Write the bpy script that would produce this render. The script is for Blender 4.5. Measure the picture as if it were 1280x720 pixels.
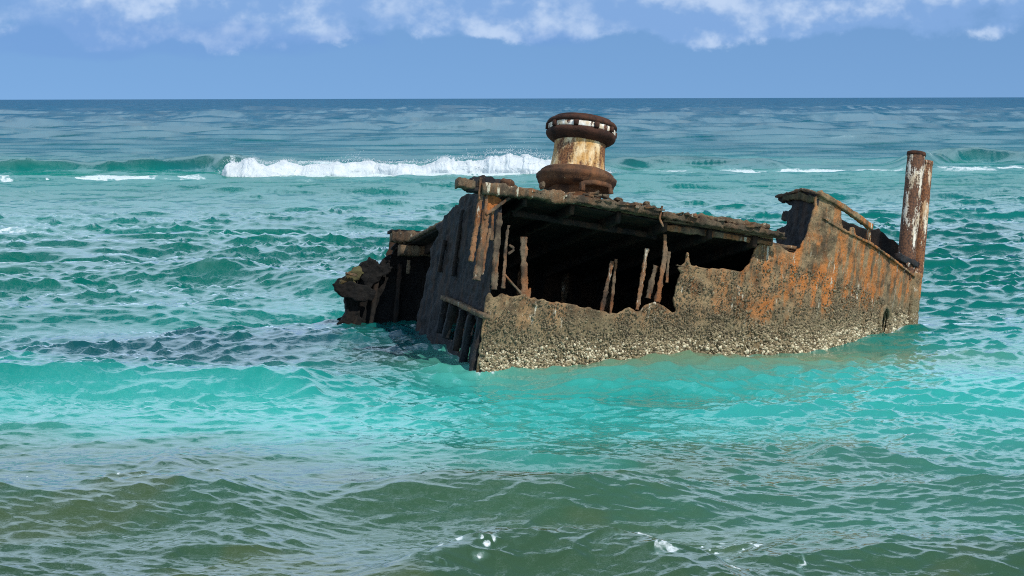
import bpy, bmesh, math, random
import numpy as np

scene = bpy.context.scene
for o in list(bpy.data.objects):
    bpy.data.objects.remove(o)
C = scene.collection
random.seed(7)
RNG = np.random.default_rng(11)
rad = math.radians

# ------------------------------------------------------------------ camera
F = 2800.0            # focal length in pixels of the 1280 px wide photograph
CAM_H = 3.37          # eye height above the water
PITCH = math.atan(237.0 / F)
cam_data = bpy.data.cameras.new('camera')
cam_data.sensor_width = 36.0
cam_data.lens = 36.0 * F / 1280.0
cam_data.clip_start = 0.1
cam_data.clip_end = 80000.0
cam = bpy.data.objects.new('camera', cam_data)
C.objects.link(cam)
cam.location = (0, 0, CAM_H)
cam.rotation_mode = 'XYZ'
cam.rotation_euler = (math.pi / 2 - PITCH, 0, 0)
# slight roll of the hand held camera (horizon 3 px lower on the left)
from mathutils import Matrix
cam.matrix_world = (Matrix.Translation((0, 0, CAM_H)) @ Matrix.Rotation(math.pi / 2 - PITCH, 4, 'X')
                    @ Matrix.Rotation(rad(-0.13), 4, 'Z'))
scene.camera = cam

# ------------------------------------------------------------------ light
SUN_EL = rad(50.0)
SUN_AZ = rad(132.0)           # clockwise from +Y (the view direction): from the right, behind the camera
to_sun = np.array([math.sin(SUN_AZ) * math.cos(SUN_EL), math.cos(SUN_AZ) * math.cos(SUN_EL), math.sin(SUN_EL)])
sun_data = bpy.data.lights.new('sun', 'SUN')
sun_data.energy = 4.2
sun_data.angle = rad(0.5)
sun_data.color = (1.0, 0.955, 0.88)
sun = bpy.data.objects.new('sun', sun_data)
C.objects.link(sun)
from mathutils import Vector
sun.rotation_euler = Vector(to_sun).to_track_quat('Z', 'Y').to_euler()
sun.location = (30, -30, 40)

world = bpy.data.worlds.new('World')
scene.world = world
world.use_nodes = True
WT = world.node_tree
WT.nodes.clear()


class NT:
    """tiny node helper"""
    def __init__(self, tree):
        self.t = tree

    def n(self, typ, props=None, **inp):
        node = self.t.nodes.new(typ)
        for k, v in (props or {}).items():
            setattr(node, k, v)
        for k, v in inp.items():
            self.set(node, k, v)
        return node

    def set(self, node, key, v):
        sock = None
        if isinstance(key, str) and key.startswith('i') and key[1:].isdigit():
            sock = node.inputs[int(key[1:])]
        else:
            sock = node.inputs[key.replace('_', ' ')]
        if isinstance(v, bpy.types.NodeSocket):
            self.t.links.new(v, sock)
        elif isinstance(v, bpy.types.Node):
            self.t.links.new(v.outputs[0], sock)
        else:
            if isinstance(v, tuple) and len(v) == 3 and sock.type == 'RGBA':
                v = v + (1.0,)
            sock.default_value = v

    def math(self, op, a, b=0.0, c=0.0, clamp=False):
        return self.n('ShaderNodeMath', {'operation': op, 'use_clamp': clamp}, i0=a, i1=b, i2=c).outputs[0]

    def vmath(self, op, a, b=(0, 0, 0)):
        return self.n('ShaderNodeVectorMath', {'operation': op}, i0=a, i1=b).outputs[0]

    def ramp(self, v, a, b, lo=0.0, hi=1.0, smooth=True):
        return self.n('ShaderNodeMapRange', {'interpolation_type': 'SMOOTHSTEP' if smooth else 'LINEAR', 'clamp': True},
                      i0=v, i1=a, i2=b, i3=lo, i4=hi).outputs[0]

    def mix(self, f, a, b, mode='MIX'):
        node = self.t.nodes.new('ShaderNodeMix')
        node.data_type = 'RGBA'
        node.blend_type = mode
        for s, v in ((node.inputs[0], f), (node.inputs[6], a), (node.inputs[7], b)):
            if isinstance(v, bpy.types.NodeSocket):
                self.t.links.new(v, s)
            else:
                if isinstance(v, tuple) and len(v) == 3:
                    v = v + (1.0,)
                s.default_value = v
        return node.outputs[2]

    def noise(self, vec, scale, detail=4.0, rough=0.55, lac=2.0, dist=0.0):
        return self.n('ShaderNodeTexNoise', None, Vector=vec, Scale=scale, Detail=detail, Roughness=rough,
                      Lacunarity=lac, Distortion=dist).outputs[0]

    def voro(self, vec, scale, feature='F1', rnd=1.0):
        return self.n('ShaderNodeTexVoronoi', {'feature': feature}, Vector=vec, Scale=scale, Randomness=rnd)

    def mapping(self, vec, scale=(1, 1, 1), loc=(0, 0, 0), rot=(0, 0, 0)):
        return self.n('ShaderNodeMapping', None, Vector=vec, Scale=scale, Location=loc, Rotation=rot).outputs[0]


SKY_STRENGTH = 0.10
w = NT(WT)
tc = w.n('ShaderNodeTexCoord')
dirv = tc.outputs['Generated']
sep = w.n('ShaderNodeSeparateXYZ', None, i0=dirv)
# the clear sky; sampled a little above the true direction so that it stays blue down to the horizon
zup = w.math('ADD', w.math('MULTIPLY', w.math('MAXIMUM', sep.outputs[2], 0.0), 0.82), 0.17)
sv = w.n('ShaderNodeCombineXYZ', None, i0=sep.outputs[0], i1=sep.outputs[1], i2=zup).outputs[0]
sv = w.vmath('NORMALIZE', sv)
sky = w.n('ShaderNodeTexSky', {'sky_type': 'NISHITA', 'sun_disc': False, 'sun_elevation': SUN_EL, 'sun_rotation': SUN_AZ,
                               'altitude': 0.0, 'air_density': 1.0, 'dust_density': 0.3, 'ozone_density': 3.0})
w.set(sky, 'Vector', sv)
clear = w.mix(1.0, sky.outputs[0], (0.72, 0.90, 1.10), 'MULTIPLY')
# trade wind cumulus: a bank low over the sea, scattered higher up
cv = w.mapping(dirv, scale=(1, 1, 1.25), loc=(0.115, 0.0, 0.02))
big = w.noise(cv, 9.0, 2.0, 0.5)
cn = w.noise(cv, 21.0, 10.0, 0.56)
cv2 = w.mapping(cv, loc=(0.003, 0.0, 0.012))
cn2 = w.noise(cv2, 21.0, 5.0, 0.56)
dens = w.math('ADD', w.math('MULTIPLY', big, 0.42), w.math('MULTIPLY', cn, 0.60))
el = sep.outputs[2]
lowcut = w.ramp(w.math('ADD', el, w.math('MULTIPLY', w.math('SUBTRACT', cn, 0.5), 0.022)), 0.0110, 0.034, -0.36, 0.0)
hicut = w.math('ADD', w.ramp(el, 0.045, 0.14, 0.0, 0.055), w.ramp(el, 0.28, 0.55, 0.0, -0.22))  # cover above the view shaped for the sea's reflections: thicker, then clearing
west = w.ramp(sep.outputs[0], -0.20, 0.26, 0.085, -0.045)      # more cloud to the left, thinning to the right
dens = w.math('ADD', w.math('ADD', dens, lowcut), w.math('ADD', hicut, west))
cov = w.ramp(dens, 0.395, 0.485)
# darker, flat bank in front (grey-blue)
bank = w.ramp(w.math('ADD', w.math('ADD', w.noise(w.mapping(dirv, scale=(1, 1, 2.6), loc=(0.61, 0.2, 0)), 13.0, 7.0, 0.5), w.ramp(el, 0.010, 0.028, -0.3, 0.0)), w.math('ADD', w.ramp(el, 0.024, 0.038, 0.0, -0.2), w.ramp(sep.outputs[0], -0.2, 0.25, 0.05, -0.06))), 0.47, 0.60)
lit = w.ramp(w.math('SUBTRACT', cn, cn2), -0.06, 0.12)
lit = w.math('MULTIPLY', lit, w.ramp(cn, 0.38, 0.62, 0.35, 1.0))
near = w.ramp(el, 0.05, 0.20)          # upper clouds: less hazed and, out of view, brightened to lift the sea's reflections
ccol = w.mix(lit, w.mix(near, (2.3, 4.0, 7.2), (6.8, 9.6, 12.8)), w.mix(near, (6.0, 7.2, 9.2), (11.0, 13.4, 15.4)))
col = w.mix(w.math('MULTIPLY', cov, w.ramp(el, 0.03, 0.12, 0.74, 0.95)), clear, ccol)
col = w.mix(w.math('MULTIPLY', bank, 0.42), col, (1.6, 3.2, 6.6))
bg = w.n('ShaderNodeBackground', None, Color=col, Strength=SKY_STRENGTH)
wo = w.n('ShaderNodeOutputWorld', None, Surface=bg)

vs = scene.view_settings
vs.view_transform = 'Standard'
vs.look = 'None'
vs.exposure = 0.08
vs.gamma = 1.0
vs.use_curve_mapping = False
scene.cycles.max_bounces = 6
scene.cycles.diffuse_bounces = 3
scene.cycles.glossy_bounces = 3
scene.cycles.use_denoising = False
scene.cycles.pixel_filter_type = 'BLACKMAN_HARRIS'
scene.cycles.filter_width = 1.05
scene.cycles.sample_clamp_indirect = 4.0


# ------------------------------------------------------------------ numeric helpers
def Rx(a):
    c, s = math.cos(a), math.sin(a)
    return np.array([[1, 0, 0], [0, c, -s], [0, s, c]])


def Ry(a):
    c, s = math.cos(a), math.sin(a)
    return np.array([[c, 0, s], [0, 1, 0], [-s, 0, c]])


def Rz(a):
    c, s = math.cos(a), math.sin(a)
    return np.array([[c, -s, 0], [s, c, 0], [0, 0, 1]])


CAMP = np.array([0, 0, CAM_H])
FWD = np.array([0, math.cos(PITCH), -math.sin(PITCH)])
UP = np.array([0, math.sin(PITCH), math.cos(PITCH)])


def ray(px, py):
    return FWD + np.array([1.0, 0, 0]) * (px - 640) / F + UP * (360 - py) / F


def water_at(px, py, z=0.0):
    v = ray(px, py)
    return CAMP + v * (z - CAM_H) / v[2]


def hash3(i, j, k, seed):
    h = (i.astype(np.uint32) * np.uint32(374761393) + j.astype(np.uint32) * np.uint32(668265263)
         + k.astype(np.uint32) * np.uint32(2147483647) + np.uint32(seed * 974711 + 13))
    h = (h ^ (h >> np.uint32(13))) * np.uint32(1274126177)
    h = (h ^ (h >> np.uint32(16))) * np.uint32(2246822519)
    h = h ^ (h >> np.uint32(15))
    return h.astype(np.float32) / np.float32(4294967295.0)


def vnoise(x, y, z=None, seed=0):
    """value noise in 0..1"""
    x = np.asarray(x, dtype=np.float32)
    y = np.asarray(y, dtype=np.float32)
    z = np.zeros_like(x) if z is None else np.asarray(z, dtype=np.float32)
    xi, yi, zi = np.floor(x), np.floor(y), np.floor(z)
    fx, fy, fz = x - xi, y - yi, z - zi
    fx, fy, fz = [f * f * f * (f * (f * 6 - 15) + 10) for f in (fx, fy, fz)]
    xi, yi, zi = [a.astype(np.int64) for a in (xi, yi, zi)]
    r = 0
    for a in (0, 1):
        for b in (0, 1):
            for c in (0, 1):
                wgt = (fx if a else 1 - fx) * (fy if b else 1 - fy) * (fz if c else 1 - fz)
                r = r + wgt * hash3(xi + a, yi + b, zi + c, seed)
    return r


def fbm(x, y, z=None, octaves=4, seed=0, gain=0.5):
    s, a, t = 0, 1.0, 0.0
    x = np.asarray(x, dtype=np.float32)
    y = np.asarray(y, dtype=np.float32)
    zz = np.zeros_like(x) if z is None else np.asarray(z, dtype=np.float32)
    for o in range(octaves):
        an = 0.62 + 1.13 * o + 0.37 * (seed % 7)         # every octave turned, so that no lattice shows
        ca, sa = math.cos(an) * 2 ** o, math.sin(an) * 2 ** o
        s = s + a * vnoise(ca * x - sa * y + 17.3 * o, sa * x + ca * y - 9.1 * o, zz * 2 ** o + 4.7 * o, seed + o)
        t += a
        a *= gain
    return s / t


def sstep(x, a, b):
    t = np.clip((x - a) / (b - a), 0, 1)
    return t * t * (3 - 2 * t)


def mesh_np(name, verts, faces4=None, faces3=None, smooth=True):
    me = bpy.data.meshes.new(name)
    verts = np.asarray(verts, dtype=np.float32)
    fl, starts, n = [], [], 0
    if faces4 is not None and len(faces4):
        f = np.asarray(faces4, dtype=np.int32)
        fl.append(f.ravel())
        starts.append(n + 4 * np.arange(len(f)))
        n += 4 * len(f)
    if faces3 is not None and len(faces3):
        f = np.asarray(faces3, dtype=np.int32)
        fl.append(f.ravel())
        starts.append(n + 3 * np.arange(len(f)))
        n += 3 * len(f)
    loops = np.concatenate(fl)
    st = np.concatenate(starts).astype(np.int32)
    me.vertices.add(len(verts))
    me.vertices.foreach_set('co', verts.ravel())
    me.loops.add(len(loops))
    me.loops.foreach_set('vertex_index', loops)
    me.polygons.add(len(st))
    me.polygons.foreach_set('loop_start', st)
    if smooth:
        me.polygons.foreach_set('use_smooth', np.ones(len(st), dtype=bool))
    me.update(calc_edges=True)
    return me


def link(name, me, mat=None, parent=None):
    o = bpy.data.objects.new(name, me)
    C.objects.link(o)
    if mat:
        me.materials.append(mat)
    if parent is not None:
        o.parent = parent
    return o


def material(name):
    m = bpy.data.materials.new(name)
    m.use_nodes = True
    m.node_tree.nodes.clear()
    return m, NT(m.node_tree)


# ------------------------------------------------------------------ sea
# where the wreck's near side and broken end meet the water (world x, y)
WATERLINE = [(-1.5, 32.3), (-0.42, 27.9), (0.62, 28.35), (2.2, 29.0), (3.8, 29.8), (5.1, 31.2), (5.8, 32.8)]


def build_sea():
    yp = np.concatenate([[0.25, 0.5], np.arange(0.9, 12, 0.7), np.arange(12, 80, 0.5), np.arange(80, 240, 0.5), np.arange(240, 640, 0.72), np.arange(640, 740, 2.0)])  # pixels under the horizon
    D = CAM_H * F / yp
    D = np.concatenate([[60000.0], D, np.linspace(D[-1] - 0.3, 2.0, 24)])
    half = math.atan(760 / F)
    fine = np.linspace(-half, half, 980)
    step = np.geomspace(rad(0.3), rad(5), 48)
    side = half + np.cumsum(step) * (math.pi - half) / step.sum()
    ang = np.concatenate([-side[::-1], fine, side])
    nr, nc = len(D), len(ang)
    # rows are at constant depth in front, turning into rings to the sides
    A, DD = np.meshgrid(ang, D)
    rr = DD / np.maximum(np.cos(np.clip(A, -half * 1.2, half * 1.2)), 0.3)
    X = (rr * np.sin(A)).astype(np.float64)
    Y = (rr * np.cos(A)).astype(np.float64)
    dr = np.abs(np.gradient(D))[:, None] * np.ones((1, nc))
    dc = rr * np.abs(np.gradient(ang))[None, :]
    x, y = X.ravel().astype(np.float32), Y.ravel().astype(np.float32)
    dr, dc = dr.ravel().astype(np.float32), dc.ravel().astype(np.float32)
    dist = np.sqrt(x * x + y * y)
    infront = (y > 0)
    n = len(x)
    h = np.zeros(n, np.float32)
    dx = np.zeros(n, np.float32)
    dy = np.zeros(n, np.float32)
    # wind sea: many short crested waves running towards the camera
    NW = 60
    lam = np.exp(RNG.uniform(math.log(2.2), math.log(13), NW))
    amp_k = np.where(lam < 4, 0.018, 0.015)
    deep = np.zeros(NW, bool)
    # longer swell beyond the reef
    ND = 46
    lam = np.concatenate([lam, np.exp(RNG.uniform(math.log(7), math.log(24), ND))])
    amp_k = np.concatenate([amp_k, np.full(ND, 0.027)])
    NF = 40
    lam = np.concatenate([lam, np.exp(RNG.uniform(math.log(20), math.log(90), NF))])
    amp_k = np.concatenate([amp_k, np.full(NF, 0.018)])
    deep = np.concatenate([deep, np.ones(ND + NF, bool)])
    far_set = np.arange(NW + ND + NF) >= NW + ND
    NW += ND + NF
    spread = np.where(deep, 34, 24)
    th = np.radians(-90 + RNG.normal(0, 1, NW) * spread + 8)
    ph = RNG.uniform(0, 2 * math.pi, NW)
    offshore = sstep(dist, 120, 260)
    offshore2 = sstep(dist, 200, 500)
    # gustiness: patches of rougher and calmer water
    gust = np.clip(2.0 * (fbm(x / 2.2, y / 4.0, seed=3, octaves=4) + 0.06), 0.6, 1.7)
    gust_l = 0.7 + 0.6 * fbm(x / 30.0, y / 30.0, seed=5, octaves=2)
    # domain warp so that no single wave train reads as a straight ridge
    wx = x + 2.2 * (fbm(x / 9, y / 9, seed=21, octaves=2) - 0.5)
    wy = y + 2.2 * (fbm(x / 9, y / 9, seed=22, octaves=2) - 0.5)
    CH = 150000
    open_sea = 0.80 + 0.45 * sstep(dist, 19, 26) + 1.15 * sstep(dist, 32, 58)
    _px = 640 + F * x / np.maximum(y, 1)
    _yp = CAM_H * F / np.maximum(y, 1)
    open_sea = open_sea + 0.2 * np.exp(-((_px - 230) / 430) ** 2 - ((_yp - 310) / 26) ** 2) * infront      # chop over the reef patch
    for s in range(0, n, CH):
        e = min(n, s + CH)
        xs, ys = wx[s:e], wy[s:e]
        for i in range(NW):
            k = 2 * math.pi / lam[i]
            ux, uy = math.cos(th[i]), math.sin(th[i])
            sp = np.abs(uy) * dr[s:e] + np.abs(ux) * dc[s:e]
            att = np.clip((lam[i] / np.maximum(sp, 1e-6) - 1.8) / 1.6, 0, 1)
            if deep[i]:
                att = att * (offshore2 if far_set[i] else offshore)[s:e]
            if not att.any():
                continue
            a = att * (amp_k[i] / k) * (gust[s:e] if lam[i] < 2.5 else gust_l[s:e])
            p = (k * (ux * xs + uy * ys) + ph[i]).astype(np.float32)
            c, sn = np.cos(p), np.sin(p)
            h[s:e] += a * c
            q = 0.7 * a
            dx[s:e] -= q * ux * sn
            dy[s:e] -= q * uy * sn
    # short wind chop: isolated steep wavelets on a smoother sheet (exponentiated random fields)
    for (l0, l1, nb, A, bb, sprd, gu) in ((0.75, 2.4, 46, 0.025, 0.45, 27, gust_l), (0.26, 0.75, 54, 0.0170, 0.45, 34, gust), (0.10, 0.26, 44, 0.0062, 0.45, 38, gust)):
        ll = np.exp(RNG.uniform(math.log(l0), math.log(l1), nb))
        tt = np.radians(-90 + RNG.normal(0, 1, nb) * sprd + 6)
        pp_ = RNG.uniform(0, 2 * math.pi, nb)
        wgt = (ll / ll.mean()) ** 0.7
        wgt = wgt / math.sqrt((wgt ** 2).sum() / 2)
        for s in range(0, n, CH):
            e = min(n, s + CH)
            xs, ys = wx[s:e], wy[s:e]
            g = np.zeros(e - s, np.float32)
            gx = np.zeros(e - s, np.float32)
            gy = np.zeros(e - s, np.float32)
            live = False
            for i in range(nb):
                k = 2 * math.pi / ll[i]
                ux, uy = math.cos(tt[i]), math.sin(tt[i])
                sp = np.abs(uy) * dr[s:e] + np.abs(ux) * dc[s:e]
                att = np.clip((ll[i] / np.maximum(sp, 1e-6) - 1.8) / 1.6, 0, 1)
                if not att.any():
                    continue
                live = True
                p = (k * (ux * xs + uy * ys) + pp_[i]).astype(np.float32)
                a = att * wgt[i]
                g += a * np.cos(p)
                sn = np.sin(p)
                gx -= a * ux * sn
                gy -= a * uy * sn
            if not live:
                continue
            ex = np.exp(bb * np.clip(g, -3, 2.0))
            aa = A * gu[s:e] * open_sea[s:e]
            h[s:e] += aa * (ex - 1)
            dx[s:e] += 0.7 * aa * ex * gx * bb
            dy[s:e] += 0.8 * aa * ex * gy * bb
    h -= 0.10 * np.exp(-((x + 0.3) / 1.3) ** 2 - ((y - 27.6) / 1.3) ** 2)
    # the wreck shelters the water against its side
    lee = 1 - 0.35 * np.exp(-(((x - 3.0) / 3.6) ** 2 + ((y - 31.4) / 1.9) ** 2) ** 2)
    h *= lee
    dx *= lee
    dy *= lee
    # named swells: (pixel polyline of the crest, height m, front width m, back width m, end taper px)
    foam = np.zeros(n, np.float32)
    bulge = np.zeros(n, np.float32)

    def swell(line, hgt, wf, wb, taper=60, lift=1.0, seed=0, lean=0.0):
        nonlocal h, dy
        P = np.array([water_at(a, b, hgt * lift)[:2] for a, b in line])
        cx = np.interp(x, P[:, 0], P[:, 1]).astype(np.float32)
        cx = cx + (fbm(x / (wf * 2.0), y * 0, seed=40 + seed, octaves=3) - 0.5) * wf * 1.2
        tw = taper * P[:, 1].mean() / F
        env = sstep(x, P[0, 0], P[0, 0] + tw) * (1 - sstep(x, P[-1, 0] - tw, P[-1, 0])) * infront
        t = y - cx
        prof = np.where(t < 0, np.exp(-(t / wf) ** 2), np.exp(-(t / wb) ** 2))
        mod = 0.75 + 0.5 * fbm(x / (wf * 1.5), y / (wf * 4), seed=50 + seed, octaves=2)
        a = hgt * env * prof * mod
        h += a
        dy -= lean * a
        return env * prof, t, env

    # far breaker: unbroken green shoulder left, white in the middle, lower shoulder right
    br, tb, envb = swell([(-900, 199), (-60, 199), (140, 197.5), (260, 196), (340, 198)], 0.64, 1.15, 6.0, 70, lean=0.7)
    brm, tbm, envm = swell([(250, 202), (420, 203), (680, 201), (800, 204)], 0.42, 1.3, 5.0, 60, lean=0.5, seed=14)
    br2, tb2, envb2 = swell([(730, 201), (840, 197), (930, 198), (1010, 202)], 0.42, 1.8, 6.0, 60, seed=1, lean=0.7)
    br3, tb3, envb3 = swell([(1120, 200), (1190, 187), (1260, 189), (1400, 193), (1700, 190)], 0.6, 2.0, 5.0, 60, seed=2, lean=0.6)
    swell([(-300, 336), (100, 330), (230, 331), (330, 340), (430, 350), (560, 352)], 0.20, 0.9, 1.6, 60, seed=3, lean=0.3)
    swell([(-300, 315), (60, 312), (180, 316)], 0.14, 0.8, 1.5, 40, seed=4)
    swell([(-200, 352), (60, 353), (120, 358)], 0.12, 0.7, 1.0, 40, seed=5)
    swell([(-300, 465), (60, 462), (200, 470), (330, 462), (430, 470)], 0.13, 0.5, 0.9, 60, seed=6)
    swell([(-200, 604), (60, 602), (160, 600), (280, 606), (440, 622)], 0.24, 0.7, 0.8, 260, seed=7, lean=0.3)
    swell([(340, 612), (560, 597), (680, 600), (790, 600), (980, 616)], 0.20, 0.55, 0.8, 240, seed=8, lean=0.3)
    swell([(330, 716), (520, 672), (620, 652), (740, 654), (830, 668), (1100, 716)], 0.29, 0.85, 0.6, 300, seed=9, lean=0.35)
    swell([(150, 585), (190, 578), (260, 590)], 0.08, 0.3, 0.5, 60, seed=10)
    swell([(120, 690), (280, 660), (420, 672)], 0.09, 0.5, 0.6, 140, seed=11)
    swell([(1000, 560), (1150, 545), (1400, 548)], 0.10, 0.5, 0.8, 60, seed=12)
    swell([(900, 690), (1050, 685), (1400, 690)], 0.10, 0.5, 0.6, 60, seed=13)

    # foam carried on the surface
    f1 = fbm(x / 2.2, y / 3.0, seed=60, octaves=5, gain=0.6)
    f2 = fbm(x / 0.5, y / 0.9, seed=61, octaves=4)
    yps = CAM_H * F / np.maximum(y, 1)           # row in the photograph under the horizon
    pxs = 640 + F * x / np.maximum(y, 1)
    band = lambda c, wd: np.exp(-((yps - c) / wd) ** 2) * infront
    def seg(a, b, t=40):
        return sstep(pxs, a - t, a + t) * (1 - sstep(pxs, b - t, b + t))
    lace = fbm(x / 1.3, y / 2.2, seed=62, octaves=5, gain=0.65)
    foam += band(99.5, 1.9) * seg(-700, 215) * sstep(lace, 0.38, 0.58)
    foam += band(101, 6.0) * seg(-600, 300) * sstep(lace, 0.52, 0.66) * 0.6
    foam += band(91, 1.8) * seg(790, 1130) * sstep(lace, 0.28, 0.46)
    foam += band(95, 3.0) * seg(760, 1130) * sstep(lace, 0.56, 0.68) * 0.4
    foam += band(89, 3.0) * seg(1165, 1900) * sstep(lace, 0.38, 0.56) * 0.9
    foam += band(94.5, 2.6) * seg(290, 720, 20) * sstep(lace, 0.30, 0.45)
    foam += band(106, 8.0) * seg(200, 800) * sstep(lace, 0.55, 0.70) * 0.45
    foam += band(163, 4.0) * seg(-300, 40) * sstep(lace, 0.5, 0.62) * 0.8
    # small caps on the steepest crests in the middle distance
    cap = sstep(h - 0.5 * (br * 0.95 + br2 * 0.6 + br3 * 0.7), 0.16, 0.30) * sstep(f1, 0.55, 0.7) * sstep(dist, 30, 45) * (1 - sstep(dist, 150, 300))
    foam += 0.5 * cap
    # drifting suds close to the shore: patches and rings
    su = fbm(x / 0.10, y / 0.22, seed=70, octaves=4, gain=0.6)
    sl = np.abs(fbm(x / 0.16 + 3, y / 0.36, seed=71, octaves=3) - 0.5)       # filaments
    for (a, b, rx, ry) in [(556, 708, .07, .22), (592, 693, .12, .05), (613, 702, .045, .16), (602, 713, .08, .07), (545, 714, .05, .06), (820, 713, .05, .05), (838, 710, .04, .06),
                           (862, 702, .05, .13), (808, 688, .05, .04), (835, 681, .06, .03), (520, 716, .05, .08), (915, 716, .05, .07), (575, 700, .03, .1)]:
        c = water_at(a, b + 14)
        d = ((x - c[0]) / rx) ** 2 + ((y - c[1]) / ry) ** 2
        val = np.exp(-d * 0.55) * 1.15 + (su - 0.5) * 1.6 - 0.75 * sstep(0.075 - sl, 0, 0.05)
        foam = np.maximum(foam, np.where(d < 4, sstep(val, 0.48, 0.95), 0) * 0.66 * infront)
    fil = np.abs(fbm(x / 0.30 + 11, y / 0.75, seed=73, octaves=4, gain=0.6) - 0.5)
    reg = np.zeros(n, np.float32)
    for (a, b, sx, sy) in [(570, 722, 95, 17), (850, 718, 110, 18), (960, 720, 80, 12)]:
        reg = np.maximum(reg, np.exp(-((pxs - a) / sx) ** 2 - ((yps + 123 - b) / sy) ** 2) * infront)
    lacef = sstep(0.046 * (0.4 + reg) - fil, 0.0, 0.02) * sstep(reg, 0.25, 0.7) * sstep(fbm(x / 0.9, y / 1.6, seed=74, octaves=3), 0.36, 0.54)
    foam = np.maximum(foam, 0.62 * lacef)
    spk = sstep(vnoise(x / 0.035, y / 0.07, seed=93), 0.83, 0.90) * sstep(fbm(x / 0.4, y / 0.7, seed=94, octaves=3), 0.46, 0.6)
    for (a, b, sx, sy) in [(110, 622, 120, 16), (700, 665, 130, 8), (880, 690, 90, 10)]:
        foam = np.maximum(foam, 0.9 * spk * (np.exp(-((pxs - a) / sx) ** 2 - ((yps + 123 - b) / sy) ** 2) > 0.35) * infront)
    # thin wash where the sea works against the hull
    wl = np.array(WATERLINE)
    dw = np.full(n, 9.0, np.float32)
    selw = np.nonzero((dist < 40) & (dist > 22) & (np.abs(x) < 9))[0]
    for a_, b_ in zip(wl[:-1], wl[1:]):
        ab = b_ - a_
        tt_ = np.clip(((x[selw] - a_[0]) * ab[0] + (y[selw] - a_[1]) * ab[1]) / (ab @ ab), 0, 1)
        dw[selw] = np.minimum(dw[selw], np.hypot(x[selw] - a_[0] - tt_ * ab[0], (y[selw] - a_[1] - tt_ * ab[1]) * 0.6))
    foam = np.maximum(foam, np.exp(-(dw / 0.10) ** 2) * sstep(fbm(x / 0.16, y / 0.4, seed=91, octaves=4), 0.48, 0.66) * 0.6)

    # colour of the water body: depth and bottom, by distance from the shore
    keys = [(0, .001, .064, .122), (30, .000, .080, .112), (70, .000, .098, .108), (92, .001, .155, .126), (130, .000, .140, .108),
            (190, .000, .112, .080), (240, .000, .118, .086), (285, .001, .132, .100), (330, .008, .220, .180), (375, .030, .330, .280),
            (430, .034, .285, .235), (462, .034, .185, .135), (490, .036, .120, .072), (530, .038, .096, .050), (600, .036, .082, .040), (800, .034, .07, .036)]
    K = np.array(keys)
    wob = (fbm(x / 3.5, y / 4.0, seed=80, octaves=4) - 0.5)
    yy = yps + wob * np.clip(yps * 0.42, 6, 190)
    yy = np.where(infront, yy, 700)
    body = np.stack([np.interp(yy, K[:, 0], K[:, i]) for i in (1, 2, 3)], 1).astype(np.float32)
    # weed and rock: darker bottom to the left of the wreck, brown patches near shore
    def patch(cx, cy, sx, sy):
        return np.exp(-((pxs - cx) / sx) ** 2 - ((yps + 123 - cy) / sy) ** 2) * infront
    nz = fbm(x / 1.4, y / 2.5, seed=83, octaves=4)
    wd = np.clip(np.clip(patch(280, 438, 480, 27) * 1.3, 0, 1) * sstep(nz, 0.22, 0.50), 0, 1)[:, None]
    body = body * (1 - 0.75 * wd) + np.array([[.008, .048, .070]]) * 0.75 * wd
    grn = (sstep(fbm(x / 1.1, y / 1.6, seed=84, octaves=4), 0.50, 0.64) * sstep(yps, 430, 500))[:, None] * 0.5
    body = body * (1 - grn) + np.array([[.070, .095, .036]]) * grn
    hull_refl = np.clip(patch(900, 452, 330, 14), 0, 1)[:, None] * 0.8     # hull's olive-brown reflection painted into the water colour
    body = body * (1 - hull_refl) + np.array([[.16, .20, .09]]) * hull_refl
    rt = (sstep(pxs, 700, 1150) * sstep(yps, 380, 430) * (1 - sstep(yps, 540, 600)))[:, None] * 0.35
    body = body * (1 - rt) + np.array([[.05, .22, .17]]) * rt
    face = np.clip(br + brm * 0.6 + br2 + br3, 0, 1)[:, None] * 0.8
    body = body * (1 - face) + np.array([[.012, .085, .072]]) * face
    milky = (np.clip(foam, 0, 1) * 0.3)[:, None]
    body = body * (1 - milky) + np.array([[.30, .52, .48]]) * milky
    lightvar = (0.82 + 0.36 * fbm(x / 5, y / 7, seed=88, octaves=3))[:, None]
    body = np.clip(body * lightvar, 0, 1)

    # no folded crests: along each column the surface never turns back on itself
    yn = (y.astype(np.float64) + dy).reshape(nr, nc)
    col_ok = (np.abs(ang) < half * 1.05)
    ramp_ = np.concatenate([[0], np.cumsum(np.abs(np.diff(D)) * 0.4)])[:, None]
    yn[:, col_ok] = np.minimum.accumulate(yn[:, col_ok] + ramp_, axis=0) - ramp_
    V = np.stack([x + dx, yn.ravel(), h], 1)
    idx = np.arange(nr * nc, dtype=np.int32).reshape(nr, nc)
    f = np.stack([idx[:-1, :-1], idx[1:, :-1], idx[1:, 1:], idx[:-1, 1:]], -1).reshape(-1, 4)
    me = mesh_np('sea', V, f)
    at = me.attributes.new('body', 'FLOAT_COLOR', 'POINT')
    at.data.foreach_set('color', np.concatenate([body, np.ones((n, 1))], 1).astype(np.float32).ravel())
    at = me.attributes.new('foam', 'FLOAT', 'POINT')
    at.data.foreach_set('value', np.clip(foam, 0, 1).astype(np.float32))

    m, t = material('sea_water')
    geo = t.n('ShaderNodeNewGeometry')
    pos = geo.outputs['Position']
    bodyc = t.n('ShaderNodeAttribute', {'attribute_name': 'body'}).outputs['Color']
    foamf = t.n('ShaderNodeAttribute', {'attribute_name': 'foam'}).outputs['Fac']
    p1 = t.mapping(pos, scale=(0.75, 1.3, 1))
    r1 = t.noise(p1, 7.0, 3.0, 0.55, dist=0.4)
    r2 = t.noise(p1, 24.0, 2.0, 0.5, dist=0.3)
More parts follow.
